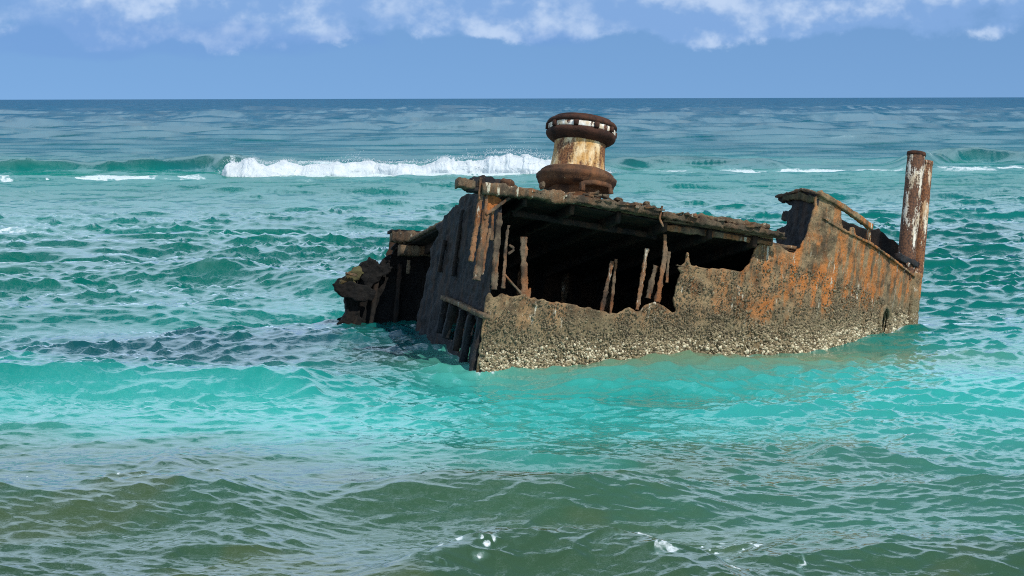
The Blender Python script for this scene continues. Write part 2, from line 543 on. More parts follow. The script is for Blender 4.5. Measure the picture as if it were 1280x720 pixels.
    b1 = t.n('ShaderNodeBump', None, Strength=0.22, Distance=0.035, Height=r1)
    b2 = t.n('ShaderNodeBump', None, Strength=0.12, Distance=0.008, Height=r2, Normal=b1.outputs[0])
    ysep = t.n('ShaderNodeSeparateXYZ', None, i0=pos).outputs[1]
    # far out: wave groups too fine for the mesh lean the surface towards or away from shore
    grp = t.noise(t.mapping(pos, scale=(0.26, 0.045, 0.0)), 1.0, 4.0, 0.65)
    tilt = t.math('MULTIPLY', t.math('SUBTRACT', grp, 0.5), t.ramp(ysep, 90.0, 260.0, 0.0, -0.45))
    tv = t.n('ShaderNodeCombineXYZ', None, i0=0.0, i1=tilt, i2=0.0).outputs[0]
    nrm = t.vmath('NORMALIZE', t.vmath('ADD', b2.outputs[0], tv))
    fres = t.n('ShaderNodeFresnel', None, IOR=1.33, Normal=nrm).outputs[0]
    dcam = t.n('ShaderNodeSeparateXYZ', None, i0=pos).outputs[1]
    # unresolved chop far out keeps the sea from becoming a mirror
    fres = t.math('MINIMUM', fres, t.math('ADD', t.ramp(dcam, 26.0, 90.0, 0.85, 0.22), t.ramp(dcam, 140.0, 300.0, 0.0, 0.02)))
    flat = t.n('ShaderNodeCombineXYZ', None, i0=0.0, i1=0.0, i2=1.0).outputs[0]
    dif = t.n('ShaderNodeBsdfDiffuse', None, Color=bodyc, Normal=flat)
    glo = t.n('ShaderNodeBsdfAnisotropic', None, Color=(1, 1, 1), Roughness=0.04, Normal=nrm)
    water = t.n('ShaderNodeMixShader', None, i0=fres, i1=dif.outputs[0], i2=glo.outputs[0])
    fn = t.noise(t.mapping(pos, scale=(1, 0.6, 1)), 9.0, 6.0, 0.65)
    ff = t.ramp(t.math('ADD', foamf, t.math('MULTIPLY', t.math('SUBTRACT', fn, 0.5), 0.9)), 0.42, 0.72)
    ff = t.math('MULTIPLY', ff, t.ramp(foamf, 0.02, 0.2))
    fo = t.n('ShaderNodeBsdfDiffuse', None, Color=(.70, .74, .75))
    out = t.n('ShaderNodeMixShader', None, i0=t.math('MULTIPLY', ff, t.ramp(t.noise(pos, 30.0, 3.0, 0.6), 0.30, 0.62, 0.30, 0.85)), i1=water.outputs[0], i2=fo.outputs[0])
    t.n('ShaderNodeOutputMaterial', None, Surface=out.outputs[0])
    o = link('sea', me, m)
    o['kind'] = 'structure'
    o['label'] = 'choppy turquoise sea running out to the horizon'
    return o


build_sea()


# ------------------------------------------------------------------ surf on the far breaker
def foam_material():
    m, t = material('white_foam')
    pos = t.n('ShaderNodeNewGeometry').outputs['Position']
    nz = t.noise(pos, 2.2, 6.0, 0.65)
    col = t.mix(t.ramp(nz, 0.3, 0.7), (.66, .72, .75), (.86, .88, .89))
    bmp = t.n('ShaderNodeBump', None, Strength=0.15, Distance=0.1, Height=t.noise(pos, 6.0, 5.0, 0.65))
    d = t.n('ShaderNodeBsdfDiffuse', None, Color=col, Normal=bmp.outputs[0])
    tr = t.n('ShaderNodeBsdfTranslucent', None, Color=(.8, .84, .85))
    mx = t.n('ShaderNodeMixShader', None, i0=0.45, i1=d.outputs[0], i2=tr.outputs[0])
    t.n('ShaderNodeOutputMaterial', None, Surface=mx.outputs[0])
    return m


def build_surf():
    # tumbling white water: a lumpy roll of foam along the broken part of the crest, plus spray
    L = np.array([(276, 217, .12), (290, 217, .70), (315, 217, .95), (345, 216, .68), (380, 215, .52), (430, 215, .46), (470, 214, .50), (505, 214.5, .66),
                  (540, 214, .62), (585, 214, .85), (615, 214, .98), (640, 214, 1.12), (665, 214, .95), (690, 214, .7), (740, 214, .35), (770, 214, .06)])
    nu, nv = 1100, 44
    u = np.linspace(276, 770, nu)
    py = np.interp(u, L[:, 0], L[:, 1])
    hh = 0.04 + 0.92 * np.interp(u, L[:, 0], L[:, 2])
    hh = hh * np.clip((u - 276) / 14, 0, 1) * np.clip((770 - u) / 40, 0, 1)
    base = np.array([water_at(a, b, 0.05) for a, b in zip(u, py)])
    v = np.linspace(0, math.pi, nv)
    U, Vv = np.meshgrid(np.arange(nu), v, indexing='ij')
    H = hh[:, None] * np.ones((1, nv))
    bx = base[:, 0][:, None] * np.ones((1, nv))
    byy = base[:, 1][:, None] * np.ones((1, nv))
    jag = 0.35 + 1.3 * fbm(bx / 1.3, bx * 0 + 3, seed=5, octaves=5, gain=0.62)
    H = H * jag * 0.78
    dy = -np.cos(Vv) * (0.6 + 0.9 * H) * (0.7 + 0.6 * fbm(bx / 2.5, bx * 0 + 8, seed=6, octaves=2)) - 0.7
    z = -0.15 + np.sin(Vv) ** 0.8 * (H + 0.15)
    X, Yy, Z = bx, byy + dy, z
    lump = fbm(X / 1.1, Yy / 0.8, Z / 0.35, seed=9, octaves=6, gain=0.62) - 0.5
    Z = Z + lump * 0.55 * np.sin(Vv) * np.minimum(H * 1.6, 1)
    Yy = Yy + lump * 0.7 * np.minimum(H * 1.5, 1)
    X = X + (fbm(X / 0.4, Yy / 0.4, Z / 0.4, seed=19, octaves=3) - 0.5) * 0.35
    P = np.stack([X, Yy, Z], -1).reshape(-1, 3)
    idx = np.arange(nu * nv).reshape(nu, nv)
    f = np.stack([idx[:-1, :-1], idx[1:, :-1], idx[1:, 1:], idx[:-1, 1:]], -1).reshape(-1, 4)
    # spray droplets: small octahedra thrown above the crest
    N = 3500
    ui = RNG.integers(0, nu, N)
    tall = np.clip(fbm(base[ui, 0] / 0.8, base[ui, 0] * 0, seed=33, octaves=3) - 0.42, 0, 1) * 3.2
    zz = hh[ui] * jag[ui, 0] * 0.9 + RNG.exponential(0.06, N) * (0.35 + tall * 1.6)
    cx = base[ui, 0] + RNG.normal(0, 0.12, N)
    cy = base[ui, 1] - 0.6 + RNG.normal(0, 0.7, N)
    r = RNG.uniform(0.006, 0.018, N)
    oct_v = np.array([(1, 0, 0), (-1, 0, 0), (0, 1, 0), (0, -1, 0), (0, 0, 1), (0, 0, -1)], float)
    oct_f = np.array([(0, 2, 4), (2, 1, 4), (1, 3, 4), (3, 0, 4), (2, 0, 5), (1, 2, 5), (3, 1, 5), (0, 3, 5)])
    SV = (np.stack([cx, cy, zz], 1)[:, None, :] + oct_v[None] * r[:, None, None]).reshape(-1, 3)
    SF = (oct_f[None] + (len(P) + 6 * np.arange(N))[:, None, None]).reshape(-1, 3)
    me = mesh_np('breaking_surf', np.concatenate([P, SV]), f, SF)
    o = link('breaking_surf', me, foam_material())
    o['kind'] = 'stuff'
    o['label'] = 'white tumbling surf along the crest of the far breaking wave'
    o['category'] = 'surf'


build_surf()

# ------------------------------------------------------------------ the wreck: frame of reference
# local X towards the bow, Y to port (away from the camera), Z up; bow down 10.5 deg, heeled 12 deg to port
SR = Rz(rad(17)) @ Ry(rad(10.5)) @ Rx(rad(-12))
SO = np.array([-0.14, 28.6, 2.26])
wreck = bpy.data.objects.new('shipwreck', None)
C.objects.link(wreck)
mw = Matrix([list(SR[i]) + [SO[i]] for i in range(3)] + [[0, 0, 0, 1]])
wreck.matrix_world = mw
wreck.empty_display_size = 0.5
wreck['label'] = 'rusted broken bow of a steel ship lying half sunk in the turquoise shallows'
wreck['category'] = 'shipwreck'


def l2w(p):
    return SO + np.asarray(p) @ SR.T


def proj(P):
    v = np.atleast_2d(P) - CAMP
    d = v @ FWD
    return np.stack([640 + F * v[:, 0] / d, 360 - F * (v @ UP) / d], 1)


def on_plane(px, py, axis, val):
    v = SR.T @ ray(px, py)
    c = SR.T @ (CAMP - SO)
    return c + v * (val - c[axis]) / v[axis]


# plan of the starboard side (deck level), and its flare
SIDE = np.array([(-0.9, -0.12), (0, -0.10), (1, -0.02), (2, 0.05), (3, 0.10), (3.8, 0.16), (4.4, 0.26), (5.0, 0.47), (5.5, 0.78), (6.0, 1.17),
                 (6.5, 1.64), (6.9, 2.04), (7.26, 2.42)])
CENTRE = 2.44
_d = np.concatenate([[0], np.cumsum(np.hypot(*np.diff(SIDE, axis=0).T))])
_d -= np.interp(0, SIDE[:, 0], _d)
SMAX = _d[-1]


def _smooth_interp(s, col):
    # light smoothing of the polyline
    r = 0
    for o, wgt in ((-0.3, 1), (-0.15, 2), (0, 3), (0.15, 2), (0.3, 1)):
        ss = np.asarray(s) + o
        val = np.interp(ss, _d, SIDE[:, col])
        over = ss - _d[-1]
        sl = (SIDE[-1, col] - SIDE[-2, col]) / (_d[-1] - _d[-2])
        val = val + np.where(over > 0, over * sl, 0)
        r = r + wgt * val
    return r / 9.0


def side_pt(s, z, off=0.0):
    """point on the starboard shell; off > 0 is outboard"""
    s = np.asarray(s, float)
    z = np.asarray(z, float)
    xx, yy_ = _smooth_interp(s, 0), _smooth_interp(s, 1)
    e = 0.05
    tx, ty = _smooth_interp(s + e, 0) - _smooth_interp(s - e, 0), _smooth_interp(s + e, 1) - _smooth_interp(s - e, 1)
    L = np.hypot(tx, ty)
    nx, ny = ty / L, -tx / L
    tuck = -0.05 * z * -1.0          # the hull draws in slightly below
    k = off + np.minimum(0.05 * z, 0.03) + 0.0 * tuck
    return np.stack([xx + nx * k, yy_ + ny * k, z], -1)


def port_pt(s, z, off=0.0):
    p = side_pt(s, z, off)
    p[..., 1] = 2 * CENTRE - p[..., 1]
    return p


_gs, _gz = np.meshgrid(np.linspace(-0.9, SMAX + 0.1, 500), np.linspace(-2.9, 1.2, 260), indexing='ij')
_gp = proj(l2w(side_pt(_gs.ravel(), _gz.ravel())))


def side_uv(px, py):
    i = np.argmin((_gp[:, 0] - px) ** 2 + (_gp[:, 1] - py) ** 2)
    return np.array([_gs.ravel()[i], _gz.ravel()[i]])


def on_side(px, py, off=0.0):
    q = side_uv(px, py)
    return side_pt(q[0], q[1], off)


def in_poly(px, py, poly):
    poly = np.asarray(poly)
    r = np.zeros(px.shape, bool)
    j = len(poly) - 1
    for i in range(len(poly)):
        xi, yi = poly[i]
        xj, yj = poly[j]
        c = ((yi > py) != (yj > py))
        with np.errstate(divide='ignore', invalid='ignore'):
            xint = (xj - xi) * (py - yi) / (yj - yi) + xi
        r ^= c & (px < xint)
        j = i
    return r


def plate(name, poly, surf, mat, res=0.02, thick=0.02, jitter=0.02, jscale=0.09, relief=0.012, rscale=0.06, seed=0, holes=(),
          pit=0.0, parent=wreck, big=0.0):
    """corroded plate: the polygon in surface coordinates, ragged edges, real relief and thickness"""
    poly = np.asarray(poly, float)
    u0, v0 = poly.min(0) - 0.04
    u1, v1 = poly.max(0) + 0.04
    us = np.arange(u0, u1, res)
    vsn = np.arange(v0, v1, res)
    U, Vv = np.meshgrid(us, vsn, indexing='ij')
    cu, cvv = (U[:-1, :-1] + res / 2), (Vv[:-1, :-1] + res / 2)
    ju = cu + (fbm(cu / jscale, cvv / jscale, seed=seed + 1, octaves=3, gain=0.6) - 0.5) * 2 * jitter
    jv = cvv + (fbm(cu / jscale, cvv / jscale, seed=seed + 2, octaves=3, gain=0.6) - 0.5) * 2 * jitter
    keep = in_poly(ju, jv, poly)
    for hp in holes:
        keep &= ~in_poly(ju, jv, hp)
    if pit > 0:
        keep &= ~(fbm(cu / 0.10, cvv / 0.16, seed=seed + 5, octaves=3) > 1 - pit)
    # relief along the surface normal via the surface's offset argument
    n1 = fbm(U / rscale, Vv / rscale, seed=seed + 7, octaves=3, gain=0.6) - 0.5
    n2 = fbm(U / 0.7, Vv / 0.7, seed=seed + 8, octaves=2) - 0.5
    off = relief * 2 * n1 + big * 2 * n2
    front = surf(U.ravel(), Vv.ravel(), off.ravel())
    back = surf(U.ravel(), Vv.ravel(), off.ravel() * 0.7 - thick)
    nu, nv = U.shape
    idx = np.arange(nu * nv).reshape(nu, nv)
    q = np.stack([idx[:-1, :-1], idx[1:, :-1], idx[1:, 1:], idx[:-1, 1:]], -1)
    K = keep
    f_front = q[K]
    f_back = f_front[:, ::-1] + nu * nv
    walls = []
    pad = np.pad(K, 1)
    c = pad[1:-1, 1:-1]
    for (di, dj, a, b) in ((-1, 0, 3, 0), (1, 0, 1, 2), (0, -1, 0, 1), (0, 1, 2, 3)):
        nb = pad[1 + di: pad.shape[0] - 1 + di, 1 + dj: pad.shape[1] - 1 + dj]
        e = c & ~nb
        if e.any():
            qa, qb = q[e][:, a], q[e][:, b]
            walls.append(np.stack([qb, qa, qa + nu * nv, qb + nu * nv], 1))
    faces = np.concatenate([f_front, f_back] + walls)
    # soften the stair steps: pull border vertices towards the mean of their border neighbours
    allv = np.concatenate([front, back])
    if walls:
        wl = np.concatenate(walls)
        e0, e1 = wl[:, 0], wl[:, 1]
        for it in range(2):
            acc = np.zeros((nu * nv, 3))
            cnt = np.zeros(nu * nv)
            np.add.at(acc, e0, allv[e1])
            np.add.at(acc, e1, allv[e0])
            np.add.at(cnt, e0, 1)
            np.add.at(cnt, e1, 1)
            mk = cnt > 0
            delta = np.zeros((nu * nv, 3))
            delta[mk] = 0.5 * (acc[mk] / cnt[mk][:, None] - allv[:nu * nv][mk])
            allv[:nu * nv] += delta
            allv[nu * nv:] += delta
    used = np.unique(faces)
    remap = -np.ones(2 * nu * nv, np.int64)
    remap[used] = np.arange(len(used))
    me = mesh_np(name, allv[used], remap[faces], smooth=False)
    return link(name, me, mat, parent)


def plane_surf(axis, val, sign=-1):
    """surface coordinates (a, b) are the two other local axes in order; off moves along sign*axis"""
    oth = [i for i in range(3) if i != axis]

    def f(a, b, off=0.0):
        r = np.zeros((len(a), 3))
        r[:, oth[0]] = a
        r[:, oth[1]] = b
        r[:, axis] = val + sign * np.asarray(off)
        return r
    return f


def px_plane(pts, axis, val):
    oth = [i for i in range(3) if i != axis]
    return [on_plane(a, b, axis, val)[oth] for a, b in pts]


def tube_path(pts, wid, thk, side_dir, seed=0, rough=0.012, step=0.02, taper=None, ragged=False):
    """ragged rectangular bar along a local polyline; side_dir is the direction of its width"""
    pts = np.asarray(pts, float)
    d = np.concatenate([[0], np.cumsum(np.linalg.norm(np.diff(pts, axis=0), axis=1))])
    n = max(4, int(d[-1] / step))
    t = np.linspace(0, d[-1], n)
    P = np.stack([np.interp(t, d, pts[:, i]) for i in range(3)], 1)
    T = np.gradient(P, axis=0)
    T /= np.linalg.norm(T, axis=1)[:, None]
    S = np.asarray(side_dir, float)[None] - (T @ np.asarray(side_dir, float))[:, None] * T
    S /= np.linalg.norm(S, axis=1)[:, None]
    N = np.cross(T, S)
    W = wid * (0.30 + 1.4 * fbm(t / 0.07, t * 0 + seed, seed=seed, octaves=5, gain=0.75)) if ragged else wid * (0.72 + 0.56 * fbm(t / 0.11, t * 0 + seed, seed=seed, octaves=3, gain=0.6))
    if taper is not None:
        W = W * np.interp(t / d[-1], [0, 1], taper)
    K = thk * (0.8 + 0.4 * fbm(t / 0.1, t * 0 + seed + 3, seed=seed + 1, octaves=3))
    ring = []
    prof = [(-.5, -.5), (-.15, -.54), (.15, -.52), (.5, -.5), (.5, .5), (.2, .54), (-.2, .5), (-.5, .5)]
    for (a, b) in prof:
        nz1 = (fbm(t / 0.05 + 9 * a, t * 0 + 5 * b, t * 0 + seed, seed=seed + 4, octaves=3) - 0.5) * 2 * rough
        nz2 = (fbm(t / 0.05 + 7 * b, t * 0 + 4 * a, t * 0 + seed, seed=seed + 8, octaves=3) - 0.5) * 2 * rough
        ring.append(P + S * (a * W + nz1)[:, None] + N * (b * K + nz2 * 0.6)[:, None])
    R = np.stack(ring, 1)            # n, 8, 3
    m = len(prof)
    idx = np.arange(n * m).reshape(n, m)
    nxt = np.roll(idx, -1, axis=1)
    f = np.stack([idx[:-1], nxt[:-1], nxt[1:], idx[1:]], -1).reshape(-1, 4)
    V = R.reshape(-1, 3)
    c0, c1 = len(V), len(V) + 1
    V = np.concatenate([V, P[:1], P[-1:]])
    t0 = np.stack([nxt[0], idx[0], np.full(m, c0)], 1)
    t1 = np.stack([idx[-1], nxt[-1], np.full(m, c1)], 1)
    return V, f, np.concatenate([t0, t1])


def bar(name, pts, wid, thk, side_dir, mat, seed=0, parent=wreck, **kw):
    V, f, t3 = tube_path(pts, wid, thk, side_dir, seed, **kw)
    return link(name, mesh_np(name, V, f, t3, smooth=False), mat, parent)


def lump(name, centre, size, mat, seed=0, parent=wreck, rough=0.35, scale=3.0, sub=4):
    bm = bmesh.new()
    bmesh.ops.create_icosphere(bm, subdivisions=sub, radius=1.0)
    v = np.array([q.co[:] for q in bm.verts])
    r = 1 + rough * 2 * (fbm(v[:, 0] * scale * 0.5 + 7, v[:, 1] * scale * 0.5, v[:, 2] * scale * 0.5, seed=seed, octaves=4, gain=0.6) - 0.5)
    v = np.sign(v) * np.abs(v) ** 0.75 * r[:, None] * np.asarray(size)[None] + np.asarray(centre)[None]
    for q, c in zip(bm.verts, v):
        q.co = c
    me = bpy.data.meshes.new(name)
    bm.to_mesh(me)
    bm.free()
    return link(name, me, mat, parent)


def lathe(name, prof, mat, axis_o, parent=wreck, seg=72, dent=0.0, seed=0, smooth=True):
    """prof: (r, z) pairs; axis along local Z at axis_o"""
    prof = np.asarray(prof, float)
    a = np.linspace(0, 2 * math.pi, seg, endpoint=False)
    n = len(prof)
    R = prof[:, 0][:, None] * np.ones((1, seg))
    Z = prof[:, 1][:, None] * np.ones((1, seg))
    A = a[None] * np.ones((n, 1))
    nz = (fbm(np.cos(A) * 3 + 5, np.sin(A) * 3 + 5, Z * 9, seed=seed, octaves=4, gain=0.6) - 0.5)
    R = R * 1.0 + nz * 2 * dent * (R > 0.01)
    Z = Z + (fbm(np.cos(A) * 2 + 3, np.sin(A) * 2 + 3, Z * 3, seed=seed + 4, octaves=3) - 0.5) * dent
    V = np.stack([R * np.cos(A), R * np.sin(A), Z], -1).reshape(-1, 3) + np.asarray(axis_o)[None]
    idx = np.arange(n * seg).reshape(n, seg)
    nx = np.roll(idx, -1, axis=1)
    f = np.stack([idx[:-1], nx[:-1], nx[1:], idx[1:]], -1).reshape(-1, 4)
    me = mesh_np(name, V, f, smooth=smooth)
    return link(name, me, mat, parent)


# ------------------------------------------------------------------ wreck materials
def rust_mat(name, dark, mid, orange, orange_amt=0.4, pale=None, pale_amt=0.0, streak=1.0, crust=0.0, bump=0.5, tide=False, grime=(.02, .017, .013)):
    m, t = material(name)
    tcn = t.n('ShaderNodeTexCoord')
    ob = tcn.outputs['Object']
    pos = t.n('ShaderNodeNewGeometry').outputs['Position']
    z = t.n('ShaderNodeSeparateXYZ', None, i0=pos).outputs[2]
    vert = t.mapping(ob, scale=(1, 1, 0.22))
    a = t.noise(ob, 4.5, 8.0, 0.62)
    b = t.noise(vert, 7.0, 6.0, 0.6)
    fine = t.noise(ob, 34.0, 6.0, 0.65)
    vfine = t.noise(ob, 120.0, 3.0, 0.6)
    col = t.mix(t.ramp(a, 0.34, 0.66), dark, mid)
    big = t.noise(ob, 1.6, 3.0, 0.5)
    fwdx = t.ramp(t.n('ShaderNodeSeparateXYZ', None, i0=ob).outputs[0], 2.6, 4.4, 0.25, 1.0) if tide else 1.0
    of = t.math('MULTIPLY', t.ramp(t.math('ADD', t.math('MULTIPLY', b, streak), t.math('MULTIPLY', a, 1 - streak)), 0.42, 0.58), t.ramp(big, 0.34, 0.56))
    col = t.mix(t.math('MULTIPLY', t.math('MULTIPLY', of, fwdx), orange_amt, clamp=True), col, orange)
    # flaking: dark pits
    col = t.mix(t.ramp(fine, 0.54, 0.66, 0.0, 0.6), col, grime)
    col = t.mix(t.ramp(vfine, 0.36, 0.24, 0.0, 0.55), col, (.30, .25, .16) if crust > 0 else grime)
    if pale:
        pn = t.noise(vert, 13.0, 7.0, 0.68)
        pf = t.ramp(t.math('ADD', pn, t.math('MULTIPLY', t.math('SUBTRACT', big, 0.5), 0.35)), 0.66 - 0.16 * pale_amt, 0.72 - 0.16 * pale_amt)
        col = t.mix(pf, col, pale)
    if crust > 0:
        vo = t.voro(ob, 44.0)
        sp = t.math('MULTIPLY', t.ramp(vo.outputs['Distance'], 0.36, 0.12), t.ramp(t.noise(ob, 7.0, 6.0, 0.65), 0.42, 0.56))
        sepc = t.n('ShaderNodeSeparateColor', None, i0=vo.outputs['Color']).outputs[0]
        spec = t.mix(sepc, (.10, .085, .048), (.40, .35, .22))
        col = t.mix(t.math('MULTIPLY', sp, crust, clamp=True), col, spec)
    if tide:
        edge = t.math('MULTIPLY', t.math('SUBTRACT', a, 0.5), 0.55)
        zz = t.math('ADD', z, edge)
        # encrusted belt above the water, olive weed film right at it
        belt = t.ramp(zz, 0.62, 0.30)
        olive = t.mix(t.ramp(fine, 0.35, 0.62), (.085, .070, .036), (.24, .195, .11))
        col = t.mix(t.math('MULTIPLY', belt, 0.85), col, olive)
        vo2 = t.voro(ob, 30.0)
        s2 = t.math('MULTIPLY', t.ramp(vo2.outputs['Distance'], 0.42, 0.16), t.ramp(zz, 0.50, 0.10))
        s2 = t.math('MULTIPLY', s2, t.ramp(t.noise(ob, 11.0, 4.0, 0.6), 0.38, 0.55))
        c2 = t.n('ShaderNodeSeparateColor', None, i0=vo2.outputs['Color']).outputs[1]
        col = t.mix(s2, col, t.mix(c2, (.16, .13, .08), (.46, .42, .31)))
        weed = t.ramp(zz, 0.05, -0.08)
        col = t.mix(t.math('MULTIPLY', weed, 0.8), col, (.07, .045, .02))
    hgt = t.math('ADD', t.math('MULTIPLY', fine, 0.7), t.math('MULTIPLY', vfine, 0.3))
    bm_ = t.n('ShaderNodeBump', None, Strength=bump, Distance=0.03, Height=hgt)
    bs = t.n('ShaderNodeBsdfPrincipled', None, Base_Color=col, Roughness=0.88, Normal=bm_.outputs[0])
    bs.inputs['Specular IOR Level'].default_value = 0.25
    t.n('ShaderNodeOutputMaterial', None, Surface=bs.outputs[0])
    return m


M_SIDE = rust_mat('rusted_side_plating', (.075, .050, .027), (.27, .19, .10), (.45, .145, .028), 0.85, pale=(.50, .45, .34), pale_amt=0.22, streak=0.9, crust=0.9, bump=1.0, tide=True)
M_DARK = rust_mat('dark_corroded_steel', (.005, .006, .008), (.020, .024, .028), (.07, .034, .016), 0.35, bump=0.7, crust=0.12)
M_RIB = rust_mat('flaking_rib_steel', (.040, .027, .018), (.16, .115, .072), (.34, .115, .030), 0.5, pale=(.42, .37, .28), pale_amt=0.15, bump=0.7)
M_DECK = rust_mat('crusted_deck_steel', (.045, .031, .020), (.15, .11, .066), (.24, .11, .04), 0.4, pale=(.46, .42, .31), pale_amt=0.25, bump=0.8, crust=0.5)
M_DECKDK = rust_mat('dark_deck_edge_steel', (.030, .021, .014), (.105, .078, .048), (.16, .075, .03), 0.4, pale=(.40, .36, .27), pale_amt=0.0, bump=0.8, crust=0.35)
M_INNER = rust_mat('shade_dark_inner_steel', (.006, .0055, .005), (.017, .014, .011), (.07, .03, .012), 0.4, bump=0.6)  # shade of the inner surfaces painted into the steel as a near-black tone
M_BLACK = rust_mat('shade_black_steel', (.0025, .0025, .0025), (.008, .0072, .006), (.018, .010, .006), 0.3, bump=0.8)  # black stands for the shade in the torn port quarter, painted as colour
M_CAPDK = rust_mat('capstan_rim_iron', (.016, .008, .006), (.060, .024, .014), (.16, .060, .025), 0.35, pale=(.50, .44, .32), pale_amt=-0.25, bump=0.5)
M_CAPBASE = rust_mat('capstan_base_iron', (.040, .020, .012), (.12, .062, .030), (.26, .10, .035), 0.5, pale=(.48, .38, .20), pale_amt=0.05, bump=0.5)


def paint_mat(name, paint, paint2, rust1, rust2, lo, hi, vertical=0.3, scale=6.0):
    m, t = material(name)
    ob = t.n('ShaderNodeTexCoord').outputs['Object']
    v = t.mapping(ob, scale=(1, 1, vertical))
    a = t.noise(v, scale, 8.0, 0.66)
    f = t.noise(ob, 40.0, 5.0, 0.6)
    g = t.noise(v, scale * 2.4, 5.0, 0.6)
    pc = t.mix(t.ramp(g, 0.36, 0.66), paint2, paint)
    rc = t.mix(t.ramp(f, 0.36, 0.64), rust1, rust2)
    k = t.ramp(t.math('ADD', a, t.math('MULTIPLY', t.math('SUBTRACT', f, 0.5), 0.22)), lo, hi)
    col = t.mix(k, rc, pc)
    b = t.n('ShaderNodeBump', None, Strength=0.5, Distance=0.02, Height=t.math('ADD', t.math('MULTIPLY', f, 0.5), k))
    bs = t.n('ShaderNodeBsdfPrincipled', None, Base_Color=col, Roughness=0.75, Normal=b.outputs[0])
    bs.inputs['Specular IOR Level'].default_value = 0.3
    t.n('ShaderNodeOutputMaterial', None, Surface=bs.outputs[0])
    return m


M_BARREL = paint_mat('flaking_cream_barrel', (.70, .56, .34), (.46, .25, .075), (.075, .028, .012), (.24, .10, .035), 0.40, 0.54, 0.35, 5.0)
M_WHITE = paint_mat('flaking_white_band', (.78, .76, .70), (.55, .44, .30), (.05, .022, .014), (.15, .06, .03), 0.40, 0.45, 0.6, 6.0)
M_POST = paint_mat('peeling_white_post', (.66, .62, .53), (.46, .36, .24), (.045, .024, .016), (.15, .065, .03), 0.51, 0.58, 0.30, 7.0)
M_POST2 = paint_mat('rusty_white_post', (.62, .55, .42), (.40, .24, .12), (.07, .03, .016), (.22, .085, .03), 0.49, 0.58, 0.30, 7.0)

# ------------------------------------------------------------------ hull plating, starboard (towards the camera)
top = [(598, 410), (606, 380), (611, 366), (618, 372), (628, 365), (640, 371), (655, 368), (668, 372), (690, 376), (715, 381), (740, 386), (762, 391), (772, 392),
       (785, 385), (797, 391), (806, 382), (818, 377), (830, 384), (841, 391), (846, 389), (841, 374), (846, 355), (851, 341), (848, 333),
       (856, 331), (859.5, 316), (863, 331), (880, 336), (905, 337), (928, 339), (936, 330), (946, 308), (955, 301), (962, 305),
       (975, 308), (990, 317), (1002, 311), (1009, 297), (1016, 273), (1021, 246), (1027, 246), (1050, 261), (1052, 287), (1063, 291), (1064.5, 285),
       (1068, 285), (1070, 296), (1087, 305), (1112, 323), (1138, 346), (1148, 349)]
tuv = [side_uv(*q) for q in top]
tuv[0] = np.array([-0.03, -1.75])
tuv[1] = np.array([-0.03, -1.45])
poly = [(-0.03, -2.95)] + [tuple(q) for q in tuv] + [(SMAX + 0.02, tuv[-1][1]), (SMAX + 0.02, -1.2), (4.5, -2.4)]
hawse = side_uv(1103, 404)
hole = [(hawse[0] + 0.15 * math.cos(a), hawse[1] + 0.17 * math.sin(a)) for a in np.linspace(0, 6.28, 18)]
side = plate('side_plating', poly, side_pt, M_SIDE, res=0.019, thick=0.03, jitter=0.022, relief=0.016, rscale=0.055, seed=100, holes=[hole], big=0.02)
side['label'] = 'rust streaked starboard plating with a ragged broken top edge and barnacled foot'

# rim round the hawse hole
th = np.linspace(0, 2 * math.pi, 40)
rim_pts = side_pt(hawse[0] + 0.20 * np.cos(th), hawse[1] + 0.215 * np.sin(th), 0.02)
bar('hawse_rim', rim_pts, 0.07, 0.06, (0, 1, 0.1), M_SIDE, seed=5)

